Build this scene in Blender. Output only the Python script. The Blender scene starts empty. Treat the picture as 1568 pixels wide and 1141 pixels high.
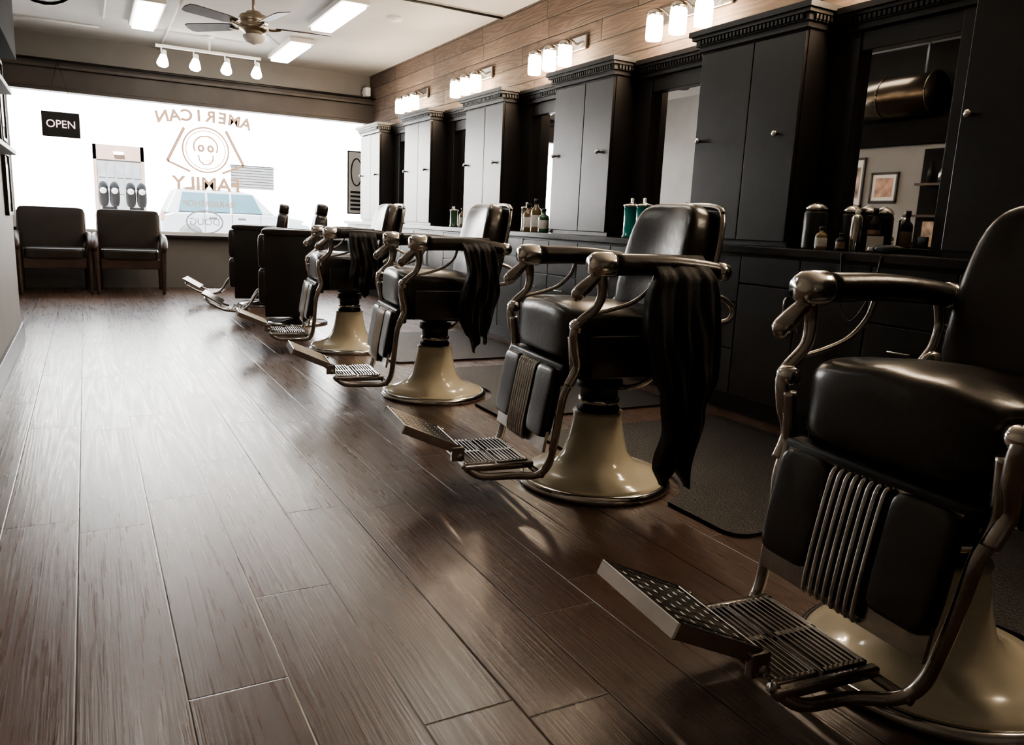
import bpy, bmesh, math, random
from mathutils import Vector, Matrix
random.seed(7)
S = bpy.context.scene
PI = math.pi
# ------------------------------------------------------------------ helpers
def link(o, parent=None):
    S.collection.objects.link(o)
    if parent: o.parent = parent
    return o
def empty(name, loc=(0,0,0), rz=0.0):
    e = bpy.data.objects.new(name, None); S.collection.objects.link(e)
    e.location = loc; e.rotation_euler = (0,0,rz); e.empty_display_size=.1
    return e
def mesh(name, verts, faces, mat=None, parent=None, smooth=False, loc=(0,0,0), rot=(0,0,0)):
    me = bpy.data.meshes.new(name); me.from_pydata([tuple(v) for v in verts], [], faces); me.validate(); me.update()
    bm = bmesh.new(); bm.from_mesh(me); bmesh.ops.recalc_face_normals(bm, faces=bm.faces[:]); bm.to_mesh(me); bm.free()
    if smooth:
        for p in me.polygons: p.use_smooth = True
    if mat: me.materials.append(mat)
    o = bpy.data.objects.new(name, me); link(o, parent); o.location=loc; o.rotation_euler=rot
    return o
def bm_obj(name, bm, mat=None, parent=None, smooth=False, loc=(0,0,0), rot=(0,0,0)):
    me = bpy.data.meshes.new(name); bm.to_mesh(me); bm.free()
    if smooth:
        for p in me.polygons: p.use_smooth=True
    if mat: me.materials.append(mat)
    o = bpy.data.objects.new(name, me); link(o, parent); o.location=loc; o.rotation_euler=rot
    return o
def add_box(bm, x0,x1,y0,y1,z0,z1):
    vs=[bm.verts.new(p) for p in [(x0,y0,z0),(x1,y0,z0),(x1,y1,z0),(x0,y1,z0),(x0,y0,z1),(x1,y0,z1),(x1,y1,z1),(x0,y1,z1)]]
    for f in [(3,2,1,0),(4,5,6,7),(0,1,5,4),(1,2,6,5),(2,3,7,6),(3,0,4,7)]:
        bm.faces.new([vs[i] for i in f])
def boxes(name, lst, mat=None, parent=None, bevel=0, seg=2, loc=(0,0,0), rot=(0,0,0)):
    bm=bmesh.new()
    for b in lst: add_box(bm,*b)
    if bevel: bmesh.ops.bevel(bm, geom=bm.edges[:], offset=bevel, segments=seg, affect='EDGES', profile=.5)
    return bm_obj(name,bm,mat,parent,bevel>0 and seg>2,loc,rot)
def box(name,x0,x1,y0,y1,z0,z1,mat=None,parent=None,bevel=0,seg=2,loc=(0,0,0),rot=(0,0,0)):
    return boxes(name,[(x0,x1,y0,y1,z0,z1)],mat,parent,bevel,seg,loc,rot)
def lathe(name, prof, mat=None, parent=None, seg=40, loc=(0,0,0), rot=(0,0,0), mod=None, smooth=True):
    vs=[];fs=[]
    n=len(prof)
    for i in range(seg):
        a=2*PI*i/seg
        for (r,z) in prof:
            rr=r*(mod(a,r,z) if mod else 1)
            vs.append((rr*math.cos(a),rr*math.sin(a),z))
    for i in range(seg):
        j=(i+1)%seg
        for k in range(n-1):
            fs.append((i*n+k,j*n+k,j*n+k+1,i*n+k+1))
    fs.append([i*n for i in range(seg)]); fs.append([i*n+n-1 for i in range(seg)])
    return mesh(name,vs,fs,mat,parent,smooth,loc,rot)
def catmull(pts, sub=6):
    P=[Vector(p) for p in pts]; out=[]
    for i in range(len(P)-1):
        p0=P[max(i-1,0)];p1=P[i];p2=P[i+1];p3=P[min(i+2,len(P)-1)]
        for s in range(sub):
            t=s/sub
            out.append(.5*((2*p1)+(-p0+p2)*t+(2*p0-5*p1+4*p2-p3)*t*t+(-p0+3*p1-3*p2+p3)*t**3))
    out.append(P[-1]); return out
def tube_data(pts, rad, sub=6, seg=10, flat=1.0, closed=False):
    P=catmull(pts,sub) if sub>1 else [Vector(p) for p in pts]
    n=len(P); vs=[];fs=[]
    T=(P[1]-P[0]).normalized(); N=T.orthogonal().normalized()
    if abs(T.y)<.9: N=(Vector((0,1,0))-T*T.y).normalized()
    for i in range(n):
        t2=(P[min(i+1,n-1)]-P[max(i-1,0)]).normalized()
        N=(N-t2*N.dot(t2)).normalized(); B=t2.cross(N)
        r=rad if not isinstance(rad,(list,tuple)) else None
        if r is None:
            f=i/(n-1)*(len(rad)-1); k=min(int(f),len(rad)-2); r=rad[k]+(rad[k+1]-rad[k])*(f-k)
        for s in range(seg):
            a=2*PI*s/seg
            vs.append(P[i]+N*math.cos(a)*r*flat+B*math.sin(a)*r)
    for i in range(n-1):
        for s in range(seg):
            s2=(s+1)%seg
            fs.append((i*seg+s,i*seg+s2,(i+1)*seg+s2,(i+1)*seg+s))
    fs.append(list(range(seg))[::-1]); fs.append([(n-1)*seg+s for s in range(seg)])
    return vs,fs
def tube(name,pts,rad,mat=None,parent=None,sub=6,seg=10,flat=1.0,loc=(0,0,0),rot=(0,0,0)):
    vs,fs=tube_data(pts,rad,sub,seg,flat)
    return mesh(name,vs,fs,mat,parent,True,loc,rot)
def tubes(name,lst,mat=None,parent=None,seg=10):
    V=[];F=[]
    for it in lst:
        vs,fs=tube_data(it[0],it[1],it[2] if len(it)>2 else 6,seg,it[3] if len(it)>3 else 1.0)
        o=len(V); V+=vs; F+=[[i+o for i in f] for f in fs]
    return mesh(name,V,F,mat,parent,True)
def squad(name,sx,sy,sz,n=5,mat=None,parent=None,loc=(0,0,0),rot=(0,0,0),g=12,fn=None):
    """rounded cushion; sizes are full extents"""
    bm=bmesh.new()
    bmesh.ops.create_cube(bm,size=2)
    bmesh.ops.subdivide_edges(bm,edges=bm.edges[:],cuts=g-1,use_grid_fill=True)
    for v in bm.verts:
        p=v.co; 
        q=[math.sin(c*PI/2*.92)/math.sin(PI/2*.92) for c in p]
        m=(abs(q[0])**n+abs(q[1])**n+abs(q[2])**n)**(1/n)
        u=[c/m for c in q]
        x,y,z=u[0]*sx/2,u[1]*sy/2,u[2]*sz/2
        if fn: x,y,z=fn(x,y,z)
        v.co=(x,y,z)
    return bm_obj(name,bm,mat,parent,True,loc,rot)
def dup(src, name, loc, rz, skip=()):
    e=empty(name,loc,rz)
    for c in src.children:
        if c.name.split('.')[0] in skip: continue
        o=bpy.data.objects.new(c.name.split('.')[0],c.data); link(o,e)
        o.location=c.location; o.rotation_euler=c.rotation_euler; o.scale=c.scale
    return e
# ------------------------------------------------------------------ materials
def nodes(m):
    m.use_nodes=True; return m.node_tree.nodes, m.node_tree.links
def mat(name,col,rough=.5,metal=0,var=.15,scale=8,bump=.0,bscale=60,spec=.5,emis=None,es=0,coat=0,trans=0,ior=1.45,alpha=1):
    m=bpy.data.materials.new(name); N,L=nodes(m); b=N['Principled BSDF']
    tc=N.new('ShaderNodeTexCoord'); nz=N.new('ShaderNodeTexNoise'); nz.inputs['Scale'].default_value=scale; nz.inputs['Detail'].default_value=4
    L.new(tc.outputs['Object'],nz.inputs['Vector'])
    cr=N.new('ShaderNodeValToRGB'); 
    cr.color_ramp.elements[0].position=.3; cr.color_ramp.elements[1].position=.7
    cr.color_ramp.elements[0].color=(*[max(0,c*(1-var)) for c in col],1); cr.color_ramp.elements[1].color=(*[min(1,c*(1+var)) for c in col],1)
    L.new(nz.outputs['Fac'],cr.inputs['Fac']); L.new(cr.outputs['Color'],b.inputs['Base Color'])
    b.inputs['Roughness'].default_value=rough; b.inputs['Metallic'].default_value=metal
    b.inputs['Specular IOR Level'].default_value=spec; b.inputs['Coat Weight'].default_value=coat
    b.inputs['Transmission Weight'].default_value=trans; b.inputs['IOR'].default_value=ior
    if emis: b.inputs['Emission Color'].default_value=(*emis,1); b.inputs['Emission Strength'].default_value=es
    if bump:
        n2=N.new('ShaderNodeTexNoise'); n2.inputs['Scale'].default_value=bscale; n2.inputs['Detail'].default_value=3
        L.new(tc.outputs['Object'],n2.inputs['Vector'])
        bp=N.new('ShaderNodeBump'); bp.inputs['Strength'].default_value=bump; bp.inputs['Distance'].default_value=.01
        L.new(n2.outputs['Fac'],bp.inputs['Height']); L.new(bp.outputs['Normal'],b.inputs['Normal'])
    return m
def glassy(name,col=(1,1,1),f=.15,rough=.02,frost=0):
    m=bpy.data.materials.new(name); N,L=nodes(m); N.remove(N['Principled BSDF'])
    t=N.new('ShaderNodeBsdfTransparent'); t.inputs[0].default_value=(*col,1)
    g=N.new('ShaderNodeBsdfGlossy'); g.inputs['Roughness'].default_value=rough
    mx=N.new('ShaderNodeMixShader'); lw=N.new('ShaderNodeLayerWeight'); lw.inputs['Blend'].default_value=f
    L.new(lw.outputs['Fresnel'],mx.inputs[0]); L.new(t.outputs[0],mx.inputs[1]); L.new(g.outputs[0],mx.inputs[2])
    out=mx
    if frost:
        tr=N.new('ShaderNodeBsdfTranslucent'); tr.inputs[0].default_value=(*col,1)
        m2=N.new('ShaderNodeMixShader'); m2.inputs[0].default_value=frost
        L.new(mx.outputs[0],m2.inputs[1]); L.new(tr.outputs[0],m2.inputs[2]); out=m2
    L.new(out.outputs[0],N['Material Output'].inputs[0]); return m
def emit(name,col,s):
    m=bpy.data.materials.new(name); N,L=nodes(m); N.remove(N['Principled BSDF'])
    e=N.new('ShaderNodeEmission'); e.inputs[0].default_value=(*col,1); e.inputs[1].default_value=s
    L.new(e.outputs[0],N['Material Output'].inputs[0]); return m
def decal(name,col,tr=.6):
    m=bpy.data.materials.new(name); N,L=nodes(m); N.remove(N['Principled BSDF'])
    t=N.new('ShaderNodeBsdfTranslucent'); t.inputs[0].default_value=(*col,1)
    g=N.new('ShaderNodeBsdfTransparent'); mx=N.new('ShaderNodeMixShader'); mx.inputs[0].default_value=tr
    L.new(t.outputs[0],mx.inputs[1]); L.new(g.outputs[0],mx.inputs[2]); L.new(mx.outputs[0],N['Material Output'].inputs[0]); return m

def wood_planks(name, axis_len, axis_w, width, length, off, c1, c2, rough, groove=.010, gdark=.25, bump=.25, su=9.0, sv=.45, nr=9, spec=.5, rw=.35, pw=.3, gh=.4, rh=None):
    """planks running along axis_len (0,1,2), width measured on axis_w"""
    m=bpy.data.materials.new(name); N,L=nodes(m); b=N['Principled BSDF']
    def M(op,a,bb=None,c=None):
        n=N.new('ShaderNodeMath'); n.operation=op
        for i,v in enumerate([a,bb,c]):
            if v is None: continue
            if isinstance(v,(int,float)): n.inputs[i].default_value=v
            else: L.new(v,n.inputs[i])
        return n.outputs[0]
    tc=N.new('ShaderNodeTexCoord'); sp=N.new('ShaderNodeSeparateXYZ'); L.new(tc.outputs['Object'],sp.inputs[0])
    u=sp.outputs[axis_w]; v=sp.outputs[axis_len]
    r=M('DIVIDE',M('SUBTRACT',u,off),width); row=M('FLOOR',r); fr=M('FRACT',r)
    w1=N.new('ShaderNodeTexWhiteNoise'); w1.noise_dimensions='1D'; L.new(row,w1.inputs['W'])
    c=M('ADD',M('DIVIDE',v,length),M('MULTIPLY',w1.outputs['Value'],5.0)); col=M('FLOOR',c); fc=M('FRACT',c)
    cb=N.new('ShaderNodeCombineXYZ'); L.new(row,cb.inputs[0]); L.new(col,cb.inputs[1])
    w2=N.new('ShaderNodeTexWhiteNoise'); w2.noise_dimensions='2D'; L.new(cb.outputs[0],w2.inputs['Vector'])
    pid=w2.outputs['Value']
    gx=M('MINIMUM',fr,M('SUBTRACT',1,fr)); gx=M('MULTIPLY',gx,width)
    gy=M('MINIMUM',fc,M('SUBTRACT',1,fc)); gy=M('MULTIPLY',gy,length)
    d=M('MINIMUM',gx,gy)
    gm=N.new('ShaderNodeMapRange'); gm.inputs['From Min'].default_value=0; gm.inputs['From Max'].default_value=groove*.5; L.new(d,gm.inputs['Value'])
    g=gm.outputs[0]
    cg=N.new('ShaderNodeCombineXYZ'); L.new(M('MULTIPLY',u,su),cg.inputs[0]); L.new(M('MULTIPLY',v,sv),cg.inputs[1]); L.new(M('MULTIPLY',pid,37),cg.inputs[2])
    nz=N.new('ShaderNodeTexNoise'); nz.inputs['Scale'].default_value=1; nz.inputs['Detail'].default_value=1.4; nz.inputs['Distortion'].default_value=.12; L.new(cg.outputs[0],nz.inputs['Vector'])
    rings=M('FRACT',M('MULTIPLY',nz.outputs['Fac'],nr)); rings=M('ABSOLUTE',M('SUBTRACT',M('MULTIPLY',rings,2),1))
    cf=N.new('ShaderNodeCombineXYZ'); L.new(M('MULTIPLY',u,130),cf.inputs[0]); L.new(M('MULTIPLY',v,3.5),cf.inputs[1]); L.new(M('MULTIPLY',pid,11),cf.inputs[2])
    nf=N.new('ShaderNodeTexNoise'); nf.inputs['Scale'].default_value=1; nf.inputs['Detail'].default_value=3; L.new(cf.outputs[0],nf.inputs['Vector'])
    gr=M('ADD',M('MULTIPLY',rings,rw),M('MULTIPLY',nf.outputs['Fac'],1-rw))
    f=M('ADD',M('MULTIPLY',gr,1-pw),M('MULTIPLY',pid,pw))
    mx=N.new('ShaderNodeMix'); mx.data_type='RGBA'; L.new(f,mx.inputs['Factor']); mx.inputs['A'].default_value=(*c1,1); mx.inputs['B'].default_value=(*c2,1)
    m2=N.new('ShaderNodeMix'); m2.data_type='RGBA'; L.new(g,m2.inputs['Factor']); m2.inputs['A'].default_value=(*[x*gdark for x in c1],1); L.new(mx.outputs['Result'],m2.inputs['B'])
    L.new(m2.outputs['Result'],b.inputs['Base Color'])
    L.new(M('ADD',M('MULTIPLY',M('SUBTRACT',1,gr),.20),rough),b.inputs['Roughness'])
    b.inputs['Specular IOR Level'].default_value=spec
    bp=N.new('ShaderNodeBump'); bp.inputs['Strength'].default_value=bump; bp.inputs['Distance'].default_value=.004
    if rh is None: rh=rw
    hh=M('ADD',M('MULTIPLY',rings,rh),M('MULTIPLY',nf.outputs['Fac'],1-rh))
    L.new(M('ADD',M('MULTIPLY',g,1.0),M('MULTIPLY',hh,gh)),bp.inputs['Height']); L.new(bp.outputs['Normal'],b.inputs['Normal'])
    return m

M_floor=wood_planks('floor_wood',1,0,.215,1.3,-.075,(.036,.020,.0135),(.150,.088,.061),.20,groove=.007,bump=.34,spec=.9,su=10,sv=.42,nr=10,rw=.30,gh=.5,rh=.16,pw=.35)
M_wallwood=wood_planks('wall_wood',1,2,.165,1.3,.05,(.028,.019,.014),(.185,.125,.090),.65,bump=1.0,gdark=.12,groove=.014,rw=.5,nr=11,sv=.9,pw=.5,gh=.7)
M_wall=mat('grey_paint',(.18,.17,.16),.6,0,.06,3,.08,40)
M_wallL=mat('light_grey_paint',(.24,.235,.23),.6,0,.06,3,.08,40)
M_ceil=mat('ceiling_plaster',(.54,.53,.51),.8,0,.06,2,.15,30)
M_black=mat('black_satin_paint',(.016,.014,.013),.36,0,.2,5,.05,25,.42)
M_blackg=mat('black_counter',(.02,.018,.017),.22,0,.2,5,.0)
M_leather=mat('black_leather',(.021,.016,.013),.29,0,.2,6,.10,40,.6)
M_chrome=mat('chrome',(.72,.70,.67),.17,1,.12,10)
M_dchrome=mat('aged_chrome',(.45,.42,.39),.25,1,.25,12,.1,50)
M_cream=mat('cream_porcelain',(.88,.81,.64),.16,0,.06,4,0,spec=.6,coat=.5)
M_iron=mat('black_iron',(.02,.02,.02),.4,.3,.2,8)
M_cloth=mat('black_cloth',(.018,.016,.016),.7,0,.2,20,.3,200)
M_rubber=mat('rubber_mat',(.013,.011,.011),.45,0,.2,30,.4,120)
M_mirror=mat('mirror_silver',(.80,.80,.80),.015,1,.01,1)
M_white=mat('white_paint',(.75,.74,.72),.5,0,.04,3)
M_brass=mat('aged_brass',(.42,.36,.28),.3,1,.2,8)
M_darkwood=mat('dark_wood',(.045,.026,.019),.4,0,.3,12,.1,60)
M_valance=mat('valance_brown',(.046,.038,.033),.5,0,.15,4,.05,40)
M_facade=mat('stucco_white',(.86,.84,.82),.9,0,.03,1.5,.3,20)
M_fdark=mat('facade_dark',(.020,.019,.019),.6,0,.2,3)
M_fpane=mat('facade_door_pane',(.032,.034,.036),.6,0,.2,3,spec=.2)
M_ftrim=mat('facade_brown',(.042,.022,.014),.7,0,.2,3)
M_road=mat('asphalt',(.20,.20,.20),.9,0,.1,5)
M_side=mat('sidewalk',(.45,.43,.41),.9,0,.1,3)
M_car=mat('car_paint_silver',(.050,.055,.059),.3,0,.03,2,spec=.3)
M_carb=mat('car_paint_blue',(.022,.036,.046),.3,.2,.03,2,spec=.3)
M_cglass=mat('car_glass',(.008,.020,.025),.3,0,.1,2,spec=.12)
M_tire=mat('tire_rubber',(.008,.008,.008),.8,0,.1,9)
M_lens=emit('fluorescent_lens',(1,.95,.87),12)
M_bulb=emit('warm_bulb',(1,.82,.60),150)
M_spot=emit('spot_bulb',(1,.93,.82),30)
M_jar=glassy('clear_jar',(.97,.95,.92),.22,.02,.25)
M_glass=glassy('window_glass',(.97,.98,.98),.06,.0)
M_teal=mat('barbicide_liquid',(.0,.22,.20),.1,0,.1,3,coat=.8)
M_green=mat('green_tonic',(.05,.12,.06),.1,0,.1,3,coat=.8)
M_amber=mat('amber_bottle',(.20,.14,.07),.12,0,.1,3,coat=.6)
M_decal=decal('window_decal_tan',(.105,.066,.043),0)
M_decal2=decal('window_decal_grey',(.07,.07,.072),.0)
M_neon=emit('neon_letters',(1,.72,.68),2.0)
M_steel=mat('bronze_duct_metal',(.10,.08,.06),.28,1,.15,6)
M_dpanel=mat('dark_panel',(.008,.007,.006),.8,0,.2,4,0,40,spec=.1)
M_photo=mat('photo_print',(.30,.22,.17),.3,0,.9,9)
M_paper=mat('paper',(.75,.73,.70),.6,0,.05,5)
M_skin=mat('photo_skin',(.40,.24,.17),.4,0,.6,14)

# ------------------------------------------------------------------ room
H=1.05; D=11.3; XW=3.71; ZC=3.04; XL=-.48; XL2=-.80; YB=-3.0
box('floor',XL2-.3,XW+.3,YB-.2,D+.25,-.1,0,M_floor)
box('ceiling',XL2-.3,XW+.3,YB-.2,D+.25,ZC,ZC+.15,M_ceil)
box('wall_right',XW,XW+.2,YB-.2,D+.25,0,ZC,M_wallwood)
box('wall_back',XL2-.3,XW,YB-.2,YB,0,ZC,M_wall)
boxes('wall_left',[(XL-.62,XL,YB,6.94,0,ZC),(XL2-.3,XL2,6.94,D+.25,0,ZC)],M_wallL)
boxes('baseboard_left',[(XL,XL+.02,YB,6.96,0,.14),(XL2,XL+.02,6.94,6.96,0,.14),(XL2,XL2+.02,6.96,D,0,.14)],M_black,bevel=.004)
# window wall
boxes('wall_front',[(XL2,XW,D,D+.22,0,.66),(XL2,XW,D,D+.22,2.50,ZC)],M_wall)
boxes('trim_window_sill',[(XL2,XW,D-.10,D+.1,.66,.70)],M_black,bevel=.006)
boxes('trim_window_valance',[(XL2,XW,D-.16,D,2.37,2.62),(XL2,XW,D-.22,D,2.62,2.66),(XL2,XW,D-.19,D,2.36,2.40),(XL2,XW,D-.10,D,2.66,2.74)],M_valance,bevel=.006)
wn=boxes('window_1',[(XL2,XL2+.05,D+.03,D+.10,.70,2.50),(XW-.05,XW,D+.03,D+.10,.70,2.50),(XL2,XW,D+.03,D+.10,.70,.74),(XL2,XW,D+.03,D+.10,2.46,2.50)],M_white)
box('glass_pane',XL2+.05,XW-.05,D+.06,D+.066,.74,2.46,M_glass,wn)
tube('trim_conduit_valance',[(XL2,D-.24,2.70),(XW,D-.24,2.70)],.014,M_black,sub=1)

# ------------------------------------------------------------------ exterior
box('ground_sidewalk',-30,40,D+.25,D+4.2,-.12,-.02,M_side)
box('ground_street',-30,40,D+4.2,30.5,-.25,-.14,M_road)
box('ground_sidewalk_far',-30,40,30.5,34,-.2,-.05,M_side)
fac=empty('building_facade',(0,0,0))
box('facade_wall',-30,40,34,34.6,-.1,9,M_facade,fac)
box('door_panel',.45,2.0,33.93,34.0,-.05,3.2,M_fdark,fac)
boxes('door_trim',[(.35,.47,33.88,34,-.05,3.3),(1.98,2.1,33.88,34,-.05,3.3),(.35,2.1,33.88,34,2.75,3.3)],M_ftrim,fac)
boxes('door_panes',[(.52+.30*i,.76+.30*i,33.9,33.93,.3+.6*j,.82+.6*j) for i in range(5) for j in range(4)],M_fpane,fac)
box('door_lamp',1.05,1.4,33.7,33.88,2.95,3.05,M_paper,fac,.02)
box('window_dark',5.3,7.0,33.93,34,1.95,2.9,M_fdark,fac)
boxes('window_bars',[(5.3,7.0,33.9,33.93,2.05+.11*i,2.09+.11*i) for i in range(8)],M_fpane,fac)
boxes('window_trim',[(5.1,7.2,33.86,34,2.9,3.15),(5.1,7.2,33.86,34,1.8,1.95)],M_facade,fac)
boxes('cornice',[(-30,40,33.8,34,5.2,5.5)],M_facade,fac)
def car(name,x0,y0,L,Ht,matb,suv=True):
    e=empty(name,(x0,y0,-.14))
    if suv: body=[(0,.35),(.02,.75),(.08,1.0),(.35,1.08),(L*.50,1.12),(L*.72,1.10),(L*.93,.98),(L*.99,.80),(L,.35)]; roof=[(.08,1.02),(.45,Ht-.05),(1.0,Ht),(L*.50,Ht-.02),(L*.60,Ht-.12),(L*.745,1.08)]
    else: body=[(0,.3),(.02,.65),(.15,.92),(.9,.95),(L*.72,.92),(L*.95,.78),(L,.55),(L,.3)]; roof=[(.55,.94),(1.3,Ht-.04),(2.2,Ht),(L*.58,Ht-.06),(L*.74,.9)]
    def ext(nm,prof,w0,w1,m,bev=.04):
        n=len(prof); zs=[p[1] for p in prof]; zmin=min(zs); zmax=max(zs)
        vs=[]
        for s in (-1,1):
            for (x,z) in prof:
                w=w0+(w1-w0)*(z-zmin)/(zmax-zmin); vs.append((x,s*w,z))
        fs=[list(range(n)),[n+i for i in range(n)][::-1]]+[(i,(i+1)%n,n+(i+1)%n,n+i) for i in range(n)]
        o=mesh(nm,vs,fs,m,e)
        bv=o.modifiers.new('b','BEVEL'); bv.width=bev; bv.segments=3
        return o
    ext('body',body,.93,.88,matb,.06)
    ext('cabin',roof,.86,.66,matb,.06)
    zt=Ht-.14; zb=1.12 if suv else .98
    a0=.62 if suv else 1.15; a1=L*.60 if suv else L*.58
    for s in (-1,1):
        ws=[]
        n=3 if suv else 2
        for i in range(n):
            xa=a0+(a1-a0)*i/n+.04; xb=a0+(a1-a0)*(i+1)/n-.03
            xbb=xb+(.30 if i==n-1 else 0); xaa=xa-(.15 if i==0 else 0)
            def yw(z): return s*(.875-.2*(z-zb)/(zt-zb+.2)+.0)
            ws.append([(xaa,yw(zb)+s*.012,zb),(xbb,yw(zb)+s*.012,zb),(xb,yw(zt)+s*.012,zt),(xa,yw(zt)+s*.012,zt)])
        V=[p for q in ws for p in q]; F=[(4*i,4*i+1,4*i+2,4*i+3) for i in range(n)]
        mesh('side_glass',V,F,M_cglass,e)
    for wx in (L*.18,L*.80):
        for s in (-1,1):
            lathe('wheel',[(.0,-.11),(.20,-.11),(.33,-.10),(.36,-.06),(.36,.06),(.33,.10),(.2,.11),(0,.11)],M_tire,e,28,(wx,s*.86,.36),(PI/2,0,0))
            lathe('rim',[(.0,-.125),(.12,-.12),(.20,-.125),(.22,-.11)],M_fpane,e,20,(wx,s*.86,.36),(PI/2,0,0))
    box('headlamp',L-.35,L-.02,-.90,-.55,.72,.9,M_white,e,.03)
    box('tail_lamp',-.01,.10,-.90,-.75,.8,1.1,M_ftrim,e,.02)
    boxes('door_lines',[(L*f,L*f+.015,-.935,-.90,.45,1.08) for f in (.27,.45,.64)]+[(L*.3,L*.35,-.94,-.91,.93,.96),(L*.49,L*.54,-.94,-.91,.93,.96)],M_tire,e)
    tube('roof_rail',[(.7,-.62,Ht-.02),(1.2,-.62,Ht+.05),(L*.45,-.62,Ht+.04),(L*.52,-.62,Ht-.05)],.02,M_iron,e)
    return e
car('car',2.1,28.0,4.75,1.86,M_car,True)
car('car',-5.2,27.6,4.6,1.45,M_carb,False)
def pmeter(x,y):
    e=empty('parking_meter',(x,y,-.02))
    tube('post',[(0,0,0),(0,0,1.0)],.03,M_fdark,e,sub=1)
    box('yoke',-.10,.10,-.025,.025,.98,1.05,M_fdark,e,.01)
    for dx in (-.075,.075):
        squad('head',.14,.12,.30,3,M_fdark,e,(dx,0,1.2))
        lathe('dome',[(.065,0),(.065,.03),(.055,.07),(.025,.10),(0,.105)],M_fpane,e,20,(dx,0,1.31))
        lathe('dial',[(0,.0),(.040,.0),(.045,.012),(0,.014)],M_paper,e,20,(dx,-.06,1.28),(PI/2,0,0))
pmeter(.32,13.0); pmeter(.68,13.0)
# sun & sky
sun=bpy.data.lights.new('sun','SUN'); sun.energy=105; sun.angle=.02; sun.color=(1,.98,.96)
so=bpy.data.objects.new('sun',sun); link(so); so.rotation_euler=Vector((.25,1,-.95)).to_track_quat('-Z','Y').to_euler()
w=bpy.data.worlds.new('world'); S.world=w; w.use_nodes=True
bg=w.node_tree.nodes['Background']; bg.inputs[0].default_value=(.94,.96,1,1); bg.inputs[1].default_value=8
pl=bpy.data.lights.new('window_portal','AREA'); pl.shape='RECTANGLE'; pl.size=XW-XL2; pl.size_y=1.8
try: pl.cycles.is_portal=True
except Exception as ex: print(ex)
po=bpy.data.objects.new('window_portal',pl); link(po); po.location=((XW+XL2)/2,D+.02,1.6); po.rotation_euler=(-PI/2,0,0)

# ------------------------------------------------------------------ window graphics
def text(name,body,size,loc,rot,m,parent=None,ext=.002,sx=1,off=0):
    c=bpy.data.curves.new(name,'FONT'); c.body=body; c.size=size; c.align_x='CENTER'; c.align_y='CENTER'; c.extrude=ext; c.offset=off
    c.materials.append(m); o=bpy.data.objects.new(name,c); link(o,parent); o.location=loc; o.rotation_euler=rot; o.scale=(sx,1,1); return o
dg=empty('window_lettering',(0,D+.05,0))
R=(PI/2,0,PI)
word='AMERICAN'
for i,ch in enumerate(word):
    t=(i-3.5)/3.5
    text('letter',ch,.20,(1.46-t*.52,0,2.26-.05*t*t),(PI/2,t*.22,PI),M_decal,dg,0,1.05,.007)
text('word_family','FAMILY',.24,(1.46,0,1.38),R,M_decal,dg,0,1.1,.006)
text('word_barbershop','BARBERSHOP',.11,(1.48,0,1.12),R,M_decal,dg,0)
def ringxz(name,rx,rz,cx,cz,th,m,par,y=0,a0=0,a1=2*PI,n=48):
    vs=[];fs=[]
    for i in range(n+1):
        a=a0+(a1-a0)*i/n
        vs.append((cx+rx*math.cos(a),y,cz+rz*math.sin(a))); vs.append((cx+(rx-th)*math.cos(a),y,cz+(rz-th)*math.sin(a)))
    for i in range(n): fs.append((2*i,2*i+1,2*i+3,2*i+2))
    return mesh(name,vs,fs,m,par)
ringxz('badge_ring',.30,.30,1.46,1.83,.024,M_decal,dg)
ringxz('badge_ring_inner',.255,.255,1.46,1.83,.014,M_decal,dg)
ringxz('badge_skull',.16,.15,1.46,1.87,.022,M_decal,dg,0,-.5,PI+.5)
ringxz('badge_jaw',.10,.11,1.46,1.74,.020,M_decal,dg,0,PI-.3,2*PI+.3)
ringxz('badge_eye',.045,.05,1.40,1.85,.03,M_decal,dg); ringxz('badge_eye',.045,.05,1.52,1.85,.03,M_decal,dg)
def stroke(x0,z0,x1,z1,w,m=M_decal):
    d=Vector((x1-x0,0,z1-z0)).normalized(); n=Vector((-d.z,0,d.x))*w/2
    a=Vector((x0,0,z0)); b=Vector((x1,0,z1))
    mesh('razor_stroke',[a+n,a-n,b-n,b+n],[(0,1,2,3)],m,dg)
stroke(.98,1.66,1.20,2.10,.04); stroke(1.94,1.66,1.72,2.10,.04); stroke(.98,1.66,1.26,1.54,.03); stroke(1.94,1.66,1.66,1.54,.03)
for k in (-1,0,1): stroke(1.46+k*.04,1.66,1.46+k*.04,1.71,.01)
ringxz('oval_badge',.24,.16,1.42,.88,.02,M_decal2,dg); text('oval_word','DOUG',.13,(1.42,0,.88),R,M_decal2,dg,0)
for i in range(8):
    z=1.66-.075*i
    stroke(-.42,z,.05,z,.004,M_decal2)
stroke(-.42,1.66,-.42,1.13,.004,M_decal2); stroke(.05,1.66,.05,1.13,.004,M_decal2)
text('hours_heading','Appointments Only',.06,(-.19,0,1.74),R,M_decal2,dg,0)
# open sign
sg=empty('open_sign',(-.20,D-.27,1.97))
box('panel',-.20,.20,-.02,.02,-.145,.145,M_iron,sg,.01)
text('letters','OPEN',.125,(0,-.03,.0),(PI/2,0,0),M_neon,sg,.003,.95)
tubes('hanger',[([(-.15,0,.145),(0,0,.72)],.003,1),([(.15,0,.145),(0,0,.72)],.003,1)],M_iron,sg,6)
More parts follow.
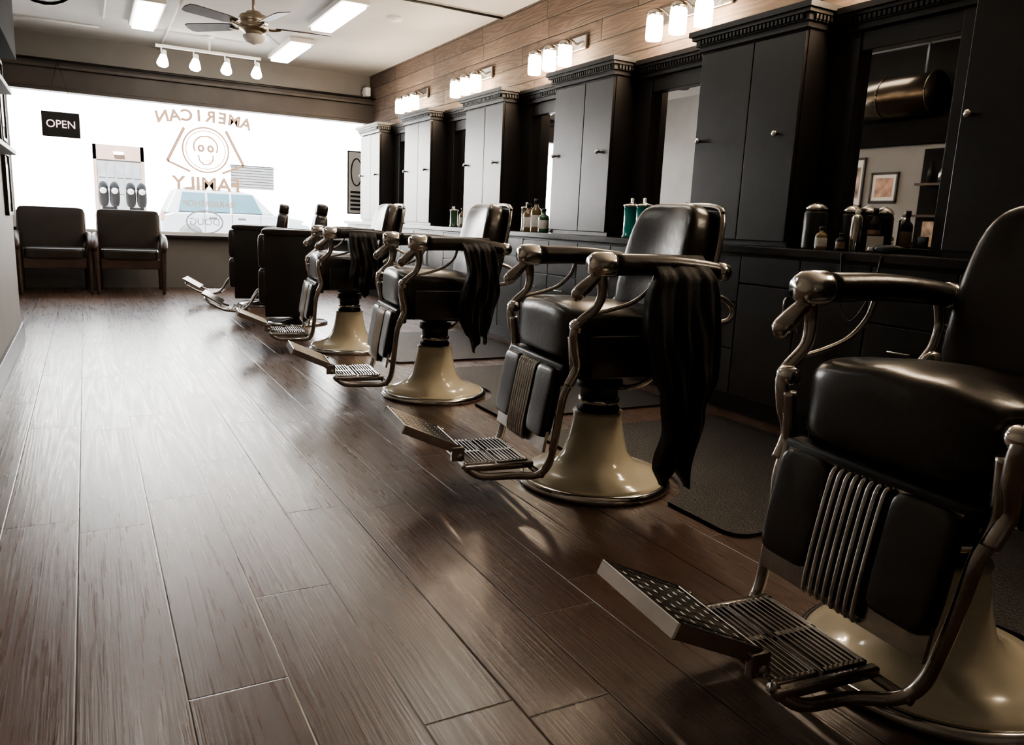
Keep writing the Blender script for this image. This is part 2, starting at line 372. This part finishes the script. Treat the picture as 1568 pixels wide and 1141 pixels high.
# poster by window
ps=empty('framed_poster',(3.50,D-.03,0))
box('frame',-.13,.13,-.02,.02,1.08,1.98,M_iron,ps,.005)
box('print',-.115,.115,-.026,-.018,1.10,1.96,M_paper,ps)
ringxz('print_motif',.09,.20,0,1.68,.02,M_fdark,ps,-.03)
boxes('print_bars',[(-.09,.09,-.03,-.026,1.14+.06*i,1.17+.06*i) for i in range(5)],M_fdark,ps)
tubes('strings',[([(-.1,0,1.98),(-.1,0,2.37)],.002,1),([(.1,0,1.98),(.1,0,2.37)],.002,1)],M_iron,ps,6)

# ------------------------------------------------------------------ station cabinets
YN=[-.34,1.36,3.06,4.77,6.47,8.17,9.87]; CW=.80; XF=3.38; XB=3.63; ZCT=.985; ZT=2.13
def knob(loc,par):
    lathe('knob',[(0,0),(.008,0),(.007,.012),(.017,.02),(.019,.028),(.013,.036),(0,.038)],M_chrome,par,20,loc,(0,-PI/2,0))
def crown(bm,x0,y0,y1,z,dep,ret=True):
    for (o,za,zb) in [(.015,0,.03),(.03,.03,.065),(.05,.065,.085),(.065,.085,.115)]:
        e=o if ret else 0
        add_box(bm,x0-o,x0+dep,y0-e,y1+e,z+za,z+zb)
    n=int((y1-y0)/.028)
    for i in range(n):
        ya=y0+(y1-y0)*i/n
        add_box(bm,x0-.045,x0-.028,ya+.005,ya+.02,z+.036,z+.060)
    if ret:
        n=int(dep/.028)
        for i in range(n):
            xa=x0+i*.028; add_box(bm,xa+.005,xa+.02,y0-.045,y0-.028,z+.036,z+.060)
for i,y0 in enumerate(YN):
    y1=y0+CW; e=empty('storage_cabinet',(0,0,0))
    box('carcass',XF+.02,XW-.002,y0,y1,ZCT+.001,ZT,M_black,e)
    ym=y0+CW*.46
    boxes('doors',[(XF-.002,XF+.018,y0+.004,ym-.003,ZCT+.03,ZT-.015),(XF-.002,XF+.018,ym+.003,y1-.004,ZCT+.03,ZT-.015)],M_black,e,.003)
    bm=bmesh.new(); crown(bm,XF,y0,y1,ZT,XW-XF-.002); bm_obj('crown',bm,M_black,e)
    knob((XF-.002,y0+.13,1.60),e); knob((XF-.002,y1-.05,1.60),e)
for i in range(len(YN)):
    ya=YN[i]+CW; yb=YN[i+1] if i<len(YN)-1 else D-.24
    if yb-ya<.3: continue
    e=empty('station_mirror')
    box('glass',XB,XB+.006,ya+.18,yb-.18,ZCT+.03,ZT-.10,M_mirror,e)
    box('backing',XB+.006,XW-.002,ya+.001,yb-.001,ZCT+.001,ZT-.01,M_black,e)
    boxes('pilasters',[(XB-.05,XB+.005,ya+.002,ya+.18,ZCT+.001,ZT-.02),(XB-.05,XB+.005,yb-.18,yb-.002,ZCT+.001,ZT-.02)],M_black,e,.004)
    boxes('rails',[(XB-.04,XB+.005,ya+.18,yb-.18,ZT-.12,ZT-.02),(XB-.03,XB+.005,ya+.18,yb-.18,ZCT+.001,ZCT+.03)],M_black,e,.003)
    bm=bmesh.new(); crown(bm,XB-.06,ya+.07,yb-.07,ZT-.02,XW-XB+.058,False); bm_obj('crown',bm,M_black,e)
# counter + base cabinets
cn=empty('station_counter')
XC=3.28
box('top',XC-.03,XW-.002,YB+.3,D-.26,ZCT-.045,ZCT,M_blackg,cn,.006)
box('carcass',XC+.02,XW-.002,YB+.32,D-.28,.10,ZCT-.045,M_black,cn)
box('toe_kick',XC+.09,XW-.002,YB+.32,D-.28,0,.10,M_iron,cn)
dl=[];pulls=[]
y=YB+.32
k=0
while y<D-.5:
    wd=.425
    if k%4 in (0,1):
        dl.append((XC,XC+.02,y+.004,y+wd-.004,.12,ZCT-.22)); dl.append((XC,XC+.02,y+.004,y+wd-.004,ZCT-.21,ZCT-.06))
        yy=y+(wd-.05 if k%4==0 else .05)
        pulls.append(([(XC,yy,.72),(XC-.03,yy,.71),(XC-.03,yy,.57),(XC,yy,.56)],.006,4))
    else:
        for j in range(3):
            z0=.12+j*.27; dl.append((XC,XC+.02,y+.004,y+wd-.004,z0,z0+.262))
            pulls.append(([(XC,y+wd/2-.05,z0+.15),(XC-.03,y+wd/2-.05,z0+.15),(XC-.03,y+wd/2+.05,z0+.15),(XC,y+wd/2+.05,z0+.15)],.005,4))
    y+=wd; k+=1
boxes('fronts',dl,M_black,cn,.003)
tubes('pulls',pulls,M_chrome,cn,8)
for (yc) in (2.35,4.0):
    pts=[(XC-.035,yc,ZCT-.01),(XC-.05,yc+.02,.80),(XC-.06,yc+.10,.66),(XC-.05,yc+.18,.72),(XC-.045,yc+.20,.86),(XC-.036,yc+.22,ZCT-.01)]
    tube('cord',pts,.005,M_iron,cn,8,8)

# vanity lights
def vanity(y):
    e=empty('vanity_light',(XW,y,2.44))
    box('backplate',-.03,-.001,-.38,.38,.05,.16,M_dchrome,e,.006)
    for dy in (-.25,0,.25):
        tube('arm',[(-.03,dy,.10),(-.10,dy,.13),(-.14,dy,.10)],.010,M_dchrome,e)
        lathe('socket',[(0,.12),(.03,.12),(.055,.10),(.055,.075),(0,.075)],M_dchrome,e,20,(-.14,dy,0))
        lathe('jar',[(.048,.08),(.058,.06),(.060,-.06),(.055,-.085),(.0,-.088)],M_jar,e,24,(-.14,dy,0))
        lathe('bulb',[(0,.075),(.014,.07),(.018,.05),(.036,.01),(.040,-.02),(.028,-.05),(0,-.062)],M_bulb,e,16,(-.14,dy,0))
        l=bpy.data.lights.new('vanity_lamp','POINT'); l.energy=7.5; l.color=(1,.78,.56); l.shadow_soft_size=.05
        o=bpy.data.objects.new('lamp',l); link(o,e); o.location=(-.22,dy,-.03)
for y in (.93,2.63,4.35,6.02,7.72,9.42): vanity(y)

# ------------------------------------------------------------------ ceiling fixtures
def fluo(x,y,L=1.25,wd=.28):
    e=empty('fluorescent_light',(x,y,ZC-.001))
    box('housing',-wd/2,wd/2,-L/2,L/2,-.05,0,M_white,e,.005)
    box('lens',-wd/2+.03,wd/2-.03,-L/2+.03,L/2-.03,-.085,-.05,M_lens,e,.012,3)
for (x,y) in [(.66,9.3),(2.30,8.05),(2.30,10.1),(.12,5.7),(2.3,5.0)]: fluo(x,y)
# track light
tk=empty('track_light',(1.38,10.15,ZC))
box('rail',-.58,.58,-.02,.02,-.19,-.16,M_white,tk,.004)
lathe('canopy',[(0,0),(.06,0),(.06,-.02),(.015,-.03),(.012,-.17),(0,-.17)],M_white,tk,20)
for i in range(4):
    x=-.52+i*.345
    tube('stem',[(x,0,-.17),(x,0,-.24)],.008,M_white,tk,sub=1)
    lathe('head',[(0,.06),(.025,.06),(.030,.03),(.036,.0),(.03,0),(.0,0)],M_white,tk,20,(x+.02,-.01,-.28),(-.25,.15,0))
    lathe('reflector_bulb',[(0,.0),(.034,.0),(.058,-.07),(.064,-.10),(.05,-.12),(0,-.13)],M_spot,tk,20,(x+.02,-.01,-.28),(-.25,.15,0))
# ceiling fan
fn=empty('ceiling_fan',(1.46,7.85,ZC))
lathe('canopy',[(0,0),(.075,0),(.07,-.03),(.03,-.06),(0,-.06)],M_brass,fn,28)
tube('downrod',[(0,0,-.05),(0,0,-.20)],.014,M_brass,fn,sub=1)
lathe('motor',[(0,-.17),(.06,-.18),(.075,-.20),(.12,-.215),(.135,-.24),(.135,-.27),(.12,-.30),(.135,-.31),(.13,-.34),(.08,-.37),(.05,-.38),(0,-.38)],M_brass,fn,36)
lathe('light_bowl',[(0,-.37),(.07,-.375),(.10,-.39),(.10,-.41),(.07,-.45),(0,-.47)],M_white,fn,32)
for k in range(5):
    a=math.radians(-8+72*k)
    V=[(.20,-.045,0),(.30,-.065,0),(.66,-.075,0),(.70,-.06,0),(.715,0,0),(.70,.06,0),(.66,.075,0),(.30,.065,0),(.20,.045,0)]
    tilt=math.radians(14)
    vs=[]
    for dz in (0,-.008):
        for (x,y,z) in V: vs.append((x,y*math.cos(tilt),y*math.sin(tilt)+dz))
    n=len(V); fs=[list(range(n)),list(range(2*n-1,n-1,-1))]+[(i,(i+1)%n,n+(i+1)%n,n+i) for i in range(n)]
    mesh('blade',vs,fs,M_darkwood,fn,False,(0,0,-.30),(0,0,a))
    tube('blade_iron',[(.10*math.cos(a),.10*math.sin(a),-.31),(.16*math.cos(a),.16*math.sin(a),-.325),(.25*math.cos(a),.25*math.sin(a),-.31)],.012,M_brass,fn,4,8)
# conduits, detector, camera
def conduit(a,b,r,m): tube('electrical_conduit',[a,b],r,m,sub=1)
conduit((1.75,7.15,ZC-.016),(XW-.01,7.18,ZC-.016),.012,M_iron)
conduit((.93,8.0,ZC-.016),(.93,D-.03,ZC-.016),.011,M_white)
conduit((.28,8.0,ZC-.016),(.28,9.9,ZC-.016),.010,M_white)
conduit((-.7,10.45,ZC-.016),(.25,10.45,ZC-.016),.010,M_white)
lathe('smoke_detector',[(0,0),(.07,0),(.065,-.03),(.03,-.04),(0,-.04)],M_white,None,28,(2.85,7.9,ZC))
sc=empty('security_camera',(XW-.10,D-.12,2.78)); box('body',-.035,.035,-.12,.04,-.05,.07,M_white,sc,.01,3); box('bracket',-.02,.02,.03,.118,.0,.04,M_white,sc)
# ------------------------------------------------------------------ left wall pieces
def frame(y0,y1,z0,z1,m=M_photo,nm='picture_frame'):
    e=empty(nm,(XL,(y0+y1)/2,(z0+z1)/2)); hy=(y1-y0)/2; hz=(z1-z0)/2
    boxes('moulding',[(0,.025,-hy,hy,-hz,-hz+.025),(0,.025,-hy,hy,hz-.025,hz),(0,.025,-hy,-hy+.025,-hz,hz),(0,.025,hy-.025,hy,-hz,hz)],M_iron,e,.003)
    box('mat_board',.0,.012,-hy+.02,hy-.02,-hz+.02,hz-.02,M_paper,e)
    box('print',.012,.016,-hy*.62,hy*.62,-hz*.62,hz*.62,m,e)
frame(5.52,5.86,1.45,1.78,M_skin); frame(5.95,6.25,1.4,1.95); frame(6.35,6.7,1.45,2.0); frame(6.35,6.7,.95,1.38); frame(2.9,3.4,1.35,1.9); frame(2.2,2.8,1.3,1.95)
ds=empty('display_shelf',(XL,4.65,0))
box('back_panel',0,.03,-.60,.60,.95,2.0,M_dpanel,ds,.004)
boxes('shelves',[(.03,.16,-.58,.58,1.62,1.645),(.03,.16,-.58,.58,1.30,1.325)],M_darkwood,ds,.003)
for k in range(9):
    yy=-.5+k*.12; h=.12+.05*((k*7)%3)
    lathe('shelf_bottle',[(0,0),(.028,0),(.028,h*.6),(.012,h*.75),(.012,h),(0,h)],[M_amber,M_chrome,M_iron][k%3],ds,16,(.09,yy,1.645))
boxes('small_frames',[(.03,.05,-.45,-.2,1.34,1.58),(.03,.05,-.1,.12,1.35,1.55),(.03,.05,.25,.5,1.0,1.26)],M_photo,ds,.004)
box('wall_panel_soffit',XL,XL+.10,4.0,6.9,2.05,3.03,M_dpanel,None,.004)
du=empty('air_duct',(XL+.32,5.55,2.5))
tube('pipe',[(0,-.55,0),(0,.55,0)],.2,M_steel,du,sub=1,seg=36)
lst=[([(.2*math.cos(a)*1.02,yy,.2*math.sin(a)*1.02) for a in [2*PI*i/24 for i in range(25)]],.008,1) for yy in (-.54,0,.54)]
tubes('seams',lst,M_steel,du,6)
boxes('hanger_strap',[(-.005,.005,-.4,-.38,.18,.54),(-.005,.005,.38,.4,.18,.54)],M_iron,du)

# ------------------------------------------------------------------ barber chair
def build_chair():
    e=empty('barber_chair')
    mod=lambda a,r,z: 1+(.035*math.cos(4*a) if z>.05 else 0)
    lathe('pedestal',[(0,.012),(.295,.014),(.300,.03),(.285,.045),(.22,.062),(.165,.09),(.135,.13),(.118,.19),(.106,.25),(.100,.29),(.104,.305),(.0,.306)],M_cream,e,64,mod=mod)
    lathe('floor_ring',[(.285,0),(.315,.0),(.32,.015),(.31,.032),(.298,.036),(.285,.02)],M_chrome,e,64)
    lathe('collar',[(0,.30),(.085,.30),(.09,.32),(.078,.335),(.078,.40),(.095,.41),(.095,.44),(.06,.45),(.06,.50),(0,.50)],M_iron,e,32)
    lathe('collar_ring',[(.08,.34),(.086,.345),(.086,.36),(.08,.365)],M_chrome,e,32)
    boxes('seat_frame',[(-.26,.24,-.24,.24,.49,.53),(-.30,-.24,-.26,.26,.47,.55),(-.1,.12,-.1,.1,.46,.5)],M_iron,e,.01,3)
    def sf(x,y,z):
        if z>0: z+=.022*(1-(y/.27)**2)
        if z>0 and x>0: z-=.02*x/.28
        if z>.09: z+=.003*math.sin(y*38)*math.exp(-((x+.16)/.12)**2)
        return x,y,z
    squad('seat',.56,.54,.215,6,M_leather,e,(-.01,0,.640),(0,.04,0),18,sf)
    boxes('side_panel',[(-.20,.26,.275,.292,.50,.66),(-.20,.26,-.292,-.275,.50,.66)],M_leather,e,.008,3)
    def bf(x,y,z):
        k=(z+.27)/.54
        w=1-.10*max(0,k-.55)/.45
        x+= .10*(y/.24)**2*(-.35)
        return x,y*w,z
    squad('back',.13,.48,.52,4.5,M_leather,e,(.275,0,.90),(0,.21,0),14,bf)
    pts=[]
    for (yy,zz) in [(-.235,-.25),(-.245,-.05),(-.238,.10),(-.215,.22),(-.16,.262),(0,.27),(.16,.262),(.215,.22),(.238,.10),(.245,-.05),(.235,-.25)]:
        pts.append((.055,yy,zz))
    tube('back_rim',pts,.013,M_dchrome,e,5,8,1.0,(.275,0,.90),(0,.21,0))
    box('back_shell',.045,.06,-.22,.22,-.24,.25,M_iron,e,.006,2,(.275,0,.90),(0,.21,0))
    rods=[];scroll=[]
    for s in (-1,1):
        y=s*.33; q=.045
        vs=[(-.20+q,y,.922),(.0+q,y,.925),(.16+q,y,.915),(.24+q,y,.905)]
        tube('arm_pad',vs,[.040,.037,.035,.033],M_leather,e,5,18)
        lathe('arm_cap',[(0,-.0),(.030,.002),(.043,.02),(.046,.05),(.046,.085),(.041,.10),(0,.10)],M_chrome,e,28,(-.30+q,y,.921),(0,PI/2,0))
        lathe('arm_end',[(0,0),(.034,.0),(.037,.02),(.034,.045),(.02,.06),(0,.062)],M_chrome,e,24,(.235+q,y,.905),(0,PI/2,0))
        scroll.append(([(-.235+q,y,.89),(-.27+q,y,.875),(-.31+q,y,.84),(-.335+q,y,.815),(-.325+q,y,.80)],[.022,.02,.026,.026,.012],6))
        scroll.append(([(-.25+q,y,.885),(-.24+q,y,.83),(-.255+q,y*.98,.77),(-.28,y*.95,.70),(-.275,y*.92,.62),(-.26,y*.9,.55),(-.29,y*.88,.48)],[.024,.018,.016,.018,.022,.018,.018],6))
        rods.append(([(-.28,s*.285,.66),(-.27,s*.285,.58),(-.265,s*.282,.52),(-.295,s*.275,.45),(-.305,s*.265,.36),(-.31,s*.258+.01,.26),(-.322,s*.245+.02,.16),(-.355,s*.225+.03,.115),(-.44,s*.19+.04,.105),(-.56,s*.18+.04,.11),(-.62,s*.155+.04,.15)],[.017,.018,.02,.016,.015,.015,.016,.015,.015,.015,.013],6))
        rods.append(([(.22+q,y,.885),(.235+q,y,.82),(.21+q,y*.97,.76),(.16+q,y*.95,.70),(.12+q,y*.92,.62)],[.016,.014,.014,.018,.018],6))
        rods.append(([(.23+q,y,.82),(.29+q,y,.80),(.33+q,y,.76),(.31+q,y,.72),(.27,y*.95,.70)],.011,6))
        rods.append(([(.02,y,.89),(-.0,y,.84),(-.06,y*.98,.79),(-.15,y*.96,.76),(-.25,y*.95,.74)],.008,6))
        lathe('joint_knob',[(0,-.025),(.02,-.025),(.026,-.01),(.026,.01),(.02,.025),(0,.025)],M_chrome,e,20,(-.275,s*.305,.70),(PI/2,0,0))
        lathe('hinge_disc',[(0,-.012),(.045,-.012),(.05,0),(.045,.012),(0,.012)],M_dchrome,e,24,(.24,s*.305,.70),(PI/2,0,0))
    tubes('scroll_brackets',scroll,M_dchrome,e,12)
    tubes('leg_rods',rods,M_dchrome,e,12)
    tubes('cross_bars',[([(-.34,-.22,.12),(-.34,.265,.12)],.011,1),([(-.27,-.28,.50),(-.27,.28,.50)],.012,1)],M_dchrome,e,10)
    # calf rest
    for s in (-1,1):
        squad('calf_pad',.05,.155,.265,7,M_leather,e,(-.325,s*.165,.40),(0,.17,0),10)
    box('calf_plate',-.012,.0,-.240,.240,-.17,.145,M_dchrome,e,0,2,(-.315,0,.385),(0,.17,0))
    ribs=[]
    for i in range(8):
        y=-.073+i*.0209
        ribs.append(([(0,y,.145),(-.016,y,.125),(-.020,y,0),(-.016,y,-.14),(.0,y,-.16)],.0058,4))
    V=tubes('calf_ribs',ribs,M_chrome,e,8); V.location=(-.332,0,.385); V.rotation_euler=(0,.17,0)
    box('rib_backing',-.018,-.010,-.084,.084,-.15,.14,M_iron,e,0,2,(-.315,0,.385),(0,.17,0))
    # foot grate
    gl=[]
    for hx in (0,1):
        x0=-.615+hx*.135
        gl+= [(x0,x0+.125,-.155,-.142,.135,.155),(x0,x0+.125,.142,.155,.135,.155),(x0,x0+.125,-.008,.008,.135,.155),(x0,x0+.008,-.155,.155,.135,.155),(x0+.117,x0+.125,-.155,.155,.135,.155)]
        for i in range(7):
            xx=x0+.014+i*.0148; gl.append((xx,xx+.006,-.15,.15,.138,.160))
    boxes('foot_grate',gl,M_chrome,e,.0015,1,(0,.04,0))
    boxes('grate_bracket',[(-.62,-.34,-.18,-.155,.125,.15),(-.62,-.34,.155,.18,.125,.15)],M_dchrome,e,.006,3,(0,.04,0))
    # flip plate
    fl=[(-.125,.11,-.145,.145,-.006,.006),(-.127,-.115,-.15,.15,-.022,.014),(.10,.112,-.15,.15,-.014,.014),(-.125,.11,-.152,-.138,-.020,.014),(-.125,.11,.138,.152,-.020,.014)]
    for i in range(8):
        yy=-.124+i*.034
        fl.append((-.115,.098,yy,yy+.010,.004,.013))
    for i in range(5):
        xx=-.09+i*.042; fl.append((xx,xx+.007,-.135,.135,.004,.011))
    boxes('foot_plate',fl,M_chrome,e,.0018,1,(-.728,.062,.248),(0,math.radians(24),0))
    lathe('plate_hinge',[(0,-.15),(.014,-.15),(.014,.15),(0,.15)],M_dchrome,e,14,(-.627,.045,.175),(PI/2,0,0))
    boxes('plate_bracket',[(-.66,-.61,-.10,-.08,.16,.215),(-.66,-.61,.17,.19,.16,.215)],M_dchrome,e,.004)
    tube('lever',[(.03,-.08,.42),(.05,-.18,.44),(.06,-.30,.50),(.07,-.36,.60)],[.012,.011,.010,.012],M_dchrome,e,5,10)
    return e
ROT=math.radians(-6)
CH=[(1.80,1.02),(1.825,2.54),(1.82,4.26),(1.81,5.98)]
ch=build_chair(); ch.location=(CH[1][0],CH[1][1],0); ch.rotation_euler=(0,0,ROT*1.15)
c0=dup(ch,'barber_chair',(CH[0][0],CH[0][1],0),ROT)
c2=dup(ch,'barber_chair',(CH[2][0],CH[2][1],0),ROT*1.2)
c3=dup(ch,'barber_chair',(CH[3][0],CH[3][1],0),ROT*1.1)
# capes hanging over the near arm
def cape(par,x0,x1,yl,ztop,zbot,wprof,seed=1,shift=0.0):
    rnd=random.Random(seed); ph=[rnd.random()*6 for _ in range(5)]
    nx,nz=56,48; vs=[];fs=[]
    def wp(v):
        f=v*(len(wprof)-1); k=min(int(f),len(wprof)-2); t=f-k; t=t*t*(3-2*t); return wprof[k]*(1-t)+wprof[k+1]*t
    for layer in (0,1):
        for j in range(nz+1):
            v=j/nz
            w=(x1-x0)*wp(v); xc=(x0+x1)/2+shift*v+.015*math.sin(v*7+ph[3])
            for i in range(nx+1):
                u=i/nx; x=xc+(u-.5)*w
                z=ztop+(zbot-ztop)*v*(1-.16*abs(math.sin(u*4.2+ph[2]))*v)
                amp=.007+.026*min(1,v*1.6)
                f=amp*(math.sin(u*19+ph[0]+v*3.5)+.6*math.sin(u*33+ph[1]-v*5)+.35*math.sin(v*23+u*9+ph[4]))*.7
                over=max(0,1-v/.06)
                yy=yl+f*(1-over)-(.03+.02*math.sin(v*3))*(1 if layer==0 else -.3)*(1-over)+over*.07
                vs.append((x,yy,z+over*.028))
    n=(nx+1)*(nz+1)
    for L_ in (0,1):
        for j in range(nz):
            for i in range(nx):
                a=L_*n+j*(nx+1)+i; fs.append((a,a+1,a+nx+2,a+nx+1))
    for i in range(nx): fs.append((i,i+1,n+i+1,n+i)); q=nz*(nx+1); fs.append((q+i,q+i+1,n+q+i+1,n+q+i))
    for j in range(nz):
        a=j*(nx+1); fs.append((a,a+nx+1,n+a+nx+1,n+a)); a+=nx; fs.append((a,a+nx+1,n+a+nx+1,n+a))
    return mesh('barber_cape',vs,fs,M_cloth,par,True)
cape(ch,-.03,.27,-.385,.935,.10,[.75,.95,1.0,.85,.55,.42,.38],3,.0)
cape(c2,.04,.22,-.385,.935,.32,[1,.9,1.1,1.0,.6],5,.0)
cape(c3,-.06,.14,-.385,.935,.45,[1,1.1,1.2,1.0],8,.0)
# box style barber armchairs
def box_chair():
    e=empty('barber_armchair')
    lathe('base',[(0,0),(.29,0),(.295,.015),(.27,.03),(.06,.05),(.05,.30),(0,.30)],M_chrome,e,40)
    boxes('side_panel',[(-.29,.16,-.34,-.27,.10,.86),(-.29,.16,.27,.34,.10,.86)],M_black,e,.012,3)
    for s in (-1,1):
        squad('arm_pad',.48,.10,.06,5,M_leather,e,(-.07,s*.305,.875))
        squad('front_roll',.07,.11,.30,4,M_leather,e,(-.31,s*.295,.70)); squad('front_roll',.07,.11,.32,4,M_leather,e,(-.31,s*.295,.38))
    squad('seat',.50,.52,.20,5,M_leather,e,(-.08,0,.50))
    box('under_frame',-.25,.15,-.265,.265,.29,.41,M_iron,e,.01)
    squad('back',.14,.52,.60,5,M_leather,e,(.19,0,.76),(0,.14,0))
    squad('headrest',.12,.36,.12,4,M_leather,e,(.235,0,1.09),(0,.14,0))
    tubes('headrest_posts',[([(.23,-.05,1.0),(.235,-.05,1.08)],.01,1),([(.23,.05,1.0),(.235,.05,1.08)],.01,1)],M_chrome,e,8)
    tubes('footrest_frame',[([(-.25,-.20,.34),(-.36,-.20,.30),(-.46,-.20,.16),(-.62,-.20,.14),(-.76,-.20,.20),(-.82,-.12,.24),(-.82,.12,.24),(-.76,.20,.20),(-.62,.20,.14),(-.46,.20,.16),(-.36,.20,.30),(-.25,.20,.34)],.013,6)],M_dchrome,e,10)
    boxes('footrest_plate',[(-.62,-.44,-.19,.19,.14,.155)]+[(-.62+.03*i,-.61+.03*i,-.18,.18,.155,.162) for i in range(6)],M_dchrome,e,.003,1)
    boxes('footrest_flap',[(-.10,.10,-.18,.18,-.008,.008)],M_dchrome,e,.004,2,(-.76,0,.24),(0,math.radians(30),0))
    return e
bc=box_chair(); bc.location=(1.76,7.55,0); bc.rotation_euler=(0,0,math.radians(-12))
dup(bc,'barber_armchair',(1.76,9.15,0),math.radians(-14))
# mats
def matr(cx,cy,w,l):
    prof=[]
    def arc(x,y,r,a0,a1,n=8):
        for i in range(n+1):
            a=a0+(a1-a0)*i/n; prof.append((x+r*math.cos(a),y+r*math.sin(a)))
    x0,x1,y0,y1=cx,cx+w,cy-l/2,cy+l/2; r=.08
    arc(x1-r,y0+r,r,-PI/2,0); arc(x1-r,y1-r,r,0,PI/2); arc(x0+r,y1-r,r,PI/2,PI)
    R_=.36
    a=math.acos(max(-1,min(1,(x0-1.81)/R_))) if abs(x0-1.81)<R_ else 0
    if abs(x0-1.81)<R_: arc(1.81,cy,R_,a,-a,20)
    arc(x0+r,y0+r,r,PI,1.5*PI)
    n=len(prof); vs=[(x,y,.0005) for x,y in prof]+[(x,y,.014) for x,y in prof]
    fs=[list(range(n))[::-1],[n+i for i in range(n)]]+[(i,(i+1)%n,n+(i+1)%n,n+i) for i in range(n)]
    mesh('floor_mat',vs,fs,M_rubber)
for (x,y) in CH: matr(1.93,y-.02,1.22,1.42)

# ------------------------------------------------------------------ waiting chairs
def wchair(x,y,rz):
    e=empty('waiting_armchair',(x,y,0),rz)   # faces -Y
    e.scale=(1.14,1,1.0)
    squad('seat',.56,.56,.14,8,M_leather,e,(0,-.02,.47))
    squad('back',.62,.11,.52,12,M_leather,e,(0,.27,.74),(-.12,0,0))
    box('seat_frame',-.28,.28,-.28,.26,.30,.42,M_darkwood,e,.008)
    box('back_lower',-.27,.27,.20,.24,.30,.52,M_leather,e,.008)
    L_=[]
    for s in (-1,1):
        L_.append(([(s*.31,.32,.66),(s*.325,.10,.69),(s*.33,-.12,.665),(s*.33,-.25,.61),(s*.328,-.31,.56),(s*.325,-.30,.52)],[.028,.03,.036,.038,.034,.02],6))
        L_.append(([(s*.325,-.285,.60),(s*.32,-.275,.45),(s*.315,-.29,.22),(s*.31,-.31,0)],[.026,.030,.024,.016],5))
        L_.append(([(s*.30,.28,.95),(s*.30,.29,.60),(s*.30,.30,.3),(s*.30,.34,0)],[.016,.024,.022,.016],5))
    tubes('wood_frame',L_,M_darkwood,e,12)
wchair(-.35,10.72,math.radians(3)); wchair(.46,10.70,math.radians(-2))

# ------------------------------------------------------------------ counter items
def jar(x,y,r=.045,h=.20,m=M_teal):
    e=empty('barbicide_jar',(x,y,ZCT))
    lathe('glass',[(0,0),(r*1.1,0),(r*1.15,.01),(r,.02),(r,h*.8),(r*1.05,h*.83),(0,h*.83)],m,e,28)
    lathe('lid',[(0,h*.83),(r*1.15,h*.83),(r*1.15,h*.88),(r*.5,h*.92),(r*.2,h*.95),(r*.25,h*1.05),(0,h*1.07)],M_chrome,e,24)
def bottle(x,y,r=.032,h=.2,m=M_amber,name='tonic_bottle'):
    e=empty(name,(x,y,ZCT))
    lathe('body',[(0,0),(r,0),(r,.01),(r,h*.6),(r*.9,h*.68),(r*.4,h*.76),(r*.35,h*.86),(0,h*.86)],m,e,24)
    lathe('cap',[(0,h*.86),(r*.45,h*.86),(r*.45,h),(0,h)],M_iron,e,18)
    lathe('label',[(r*1.01,h*.15),(r*1.02,h*.16),(r*1.02,h*.5),(r*1.01,h*.51)],M_paper if m!=M_iron else M_photo,e,24)
def spray(x,y):
    e=empty('spray_can',(x,y,ZCT))
    lathe('can',[(0,0),(.026,0),(.028,.01),(.028,.17),(.02,.185),(0,.19)],M_chrome,e,24)
    lathe('nozzle',[(0,.185),(.012,.185),(.012,.21),(0,.215)],M_white,e,14)
for y in (4.32,4.46): jar(3.38,y,.052,.26)
bottle(3.50,4.12,.035,.22,M_green); spray(3.50,4.62)
for (y,h,m_) in ((5.66,.20,M_green),(5.79,.28,M_amber),(5.92,.24,M_amber)): bottle(3.38,y,.046,h,m_)
jar(3.45,6.08,.045,.24,M_amber); bottle(3.46,7.45,.04,.2); spray(3.46,7.7); jar(3.42,7.58,.040,.20,M_green); bottle(3.42,9.2,.04,.22,M_green)
def jarm(x,y,r,h,name='glass_jar',m=M_jar):
    e=empty(name,(x,y,ZCT))
    lathe('glass',[(0,0),(r,0),(r*1.02,.01),(r,h*.75),(r*.85,h*.82),(0,h*.82)],m,e,28)
    lathe('lid',[(0,h*.82),(r*.95,h*.82),(r*.95,h*.87),(r*.6,h*.95),(r*.15,h),(0,h)],M_chrome,e,24)
jarm(3.42,2.90,.06,.25,'apothecary_jar',M_iron); jarm(3.50,2.74,.05,.24,'apothecary_jar',M_iron); bottle(3.36,2.80,.03,.12,M_amber,'pomade_bottle')
bottle(3.50,2.60,.03,.22,M_iron); spray(3.44,2.66); bottle(3.36,2.68,.022,.09,M_iron,'pomade_bottle')
cd=empty('framed_card',(3.44,2.54,ZCT),math.radians(-60)); box('frame',-.045,.045,-.006,.006,0,.09,M_iron,cd); box('card',-.038,.038,-.009,-.006,.008,.082,M_paper,cd)
def clipper(x,y):
    e=empty('hair_clipper',(x,y,ZCT)); squad('body',.05,.16,.04,3,M_iron,e,(0,0,.022)); box('blade',-.022,.022,.07,.10,.012,.03,M_chrome,e,.003)
clipper(3.36,2.40)

# ------------------------------------------------------------------ camera
d1=Vector((-654,258,-1176)).normalized(); U=Vector((.045,1,228.57/1176)); U=(U-d1*U.dot(d1)).normalized(); X=d1.cross(U)
Rm=Matrix((X,d1,U))
cam=bpy.data.cameras.new('camera'); cam.sensor_width=36; cam.lens=36*1176/1568; cam.clip_start=.02
co=bpy.data.objects.new('camera',cam); link(co); co.matrix_world=Matrix.Translation((0,0,H))@Rm.to_4x4()
S.camera=co
try:
    S.view_settings.view_transform='AgX'; S.view_settings.look='AgX - Medium High Contrast'; S.view_settings.exposure=0.33
except Exception as ex: print(ex)
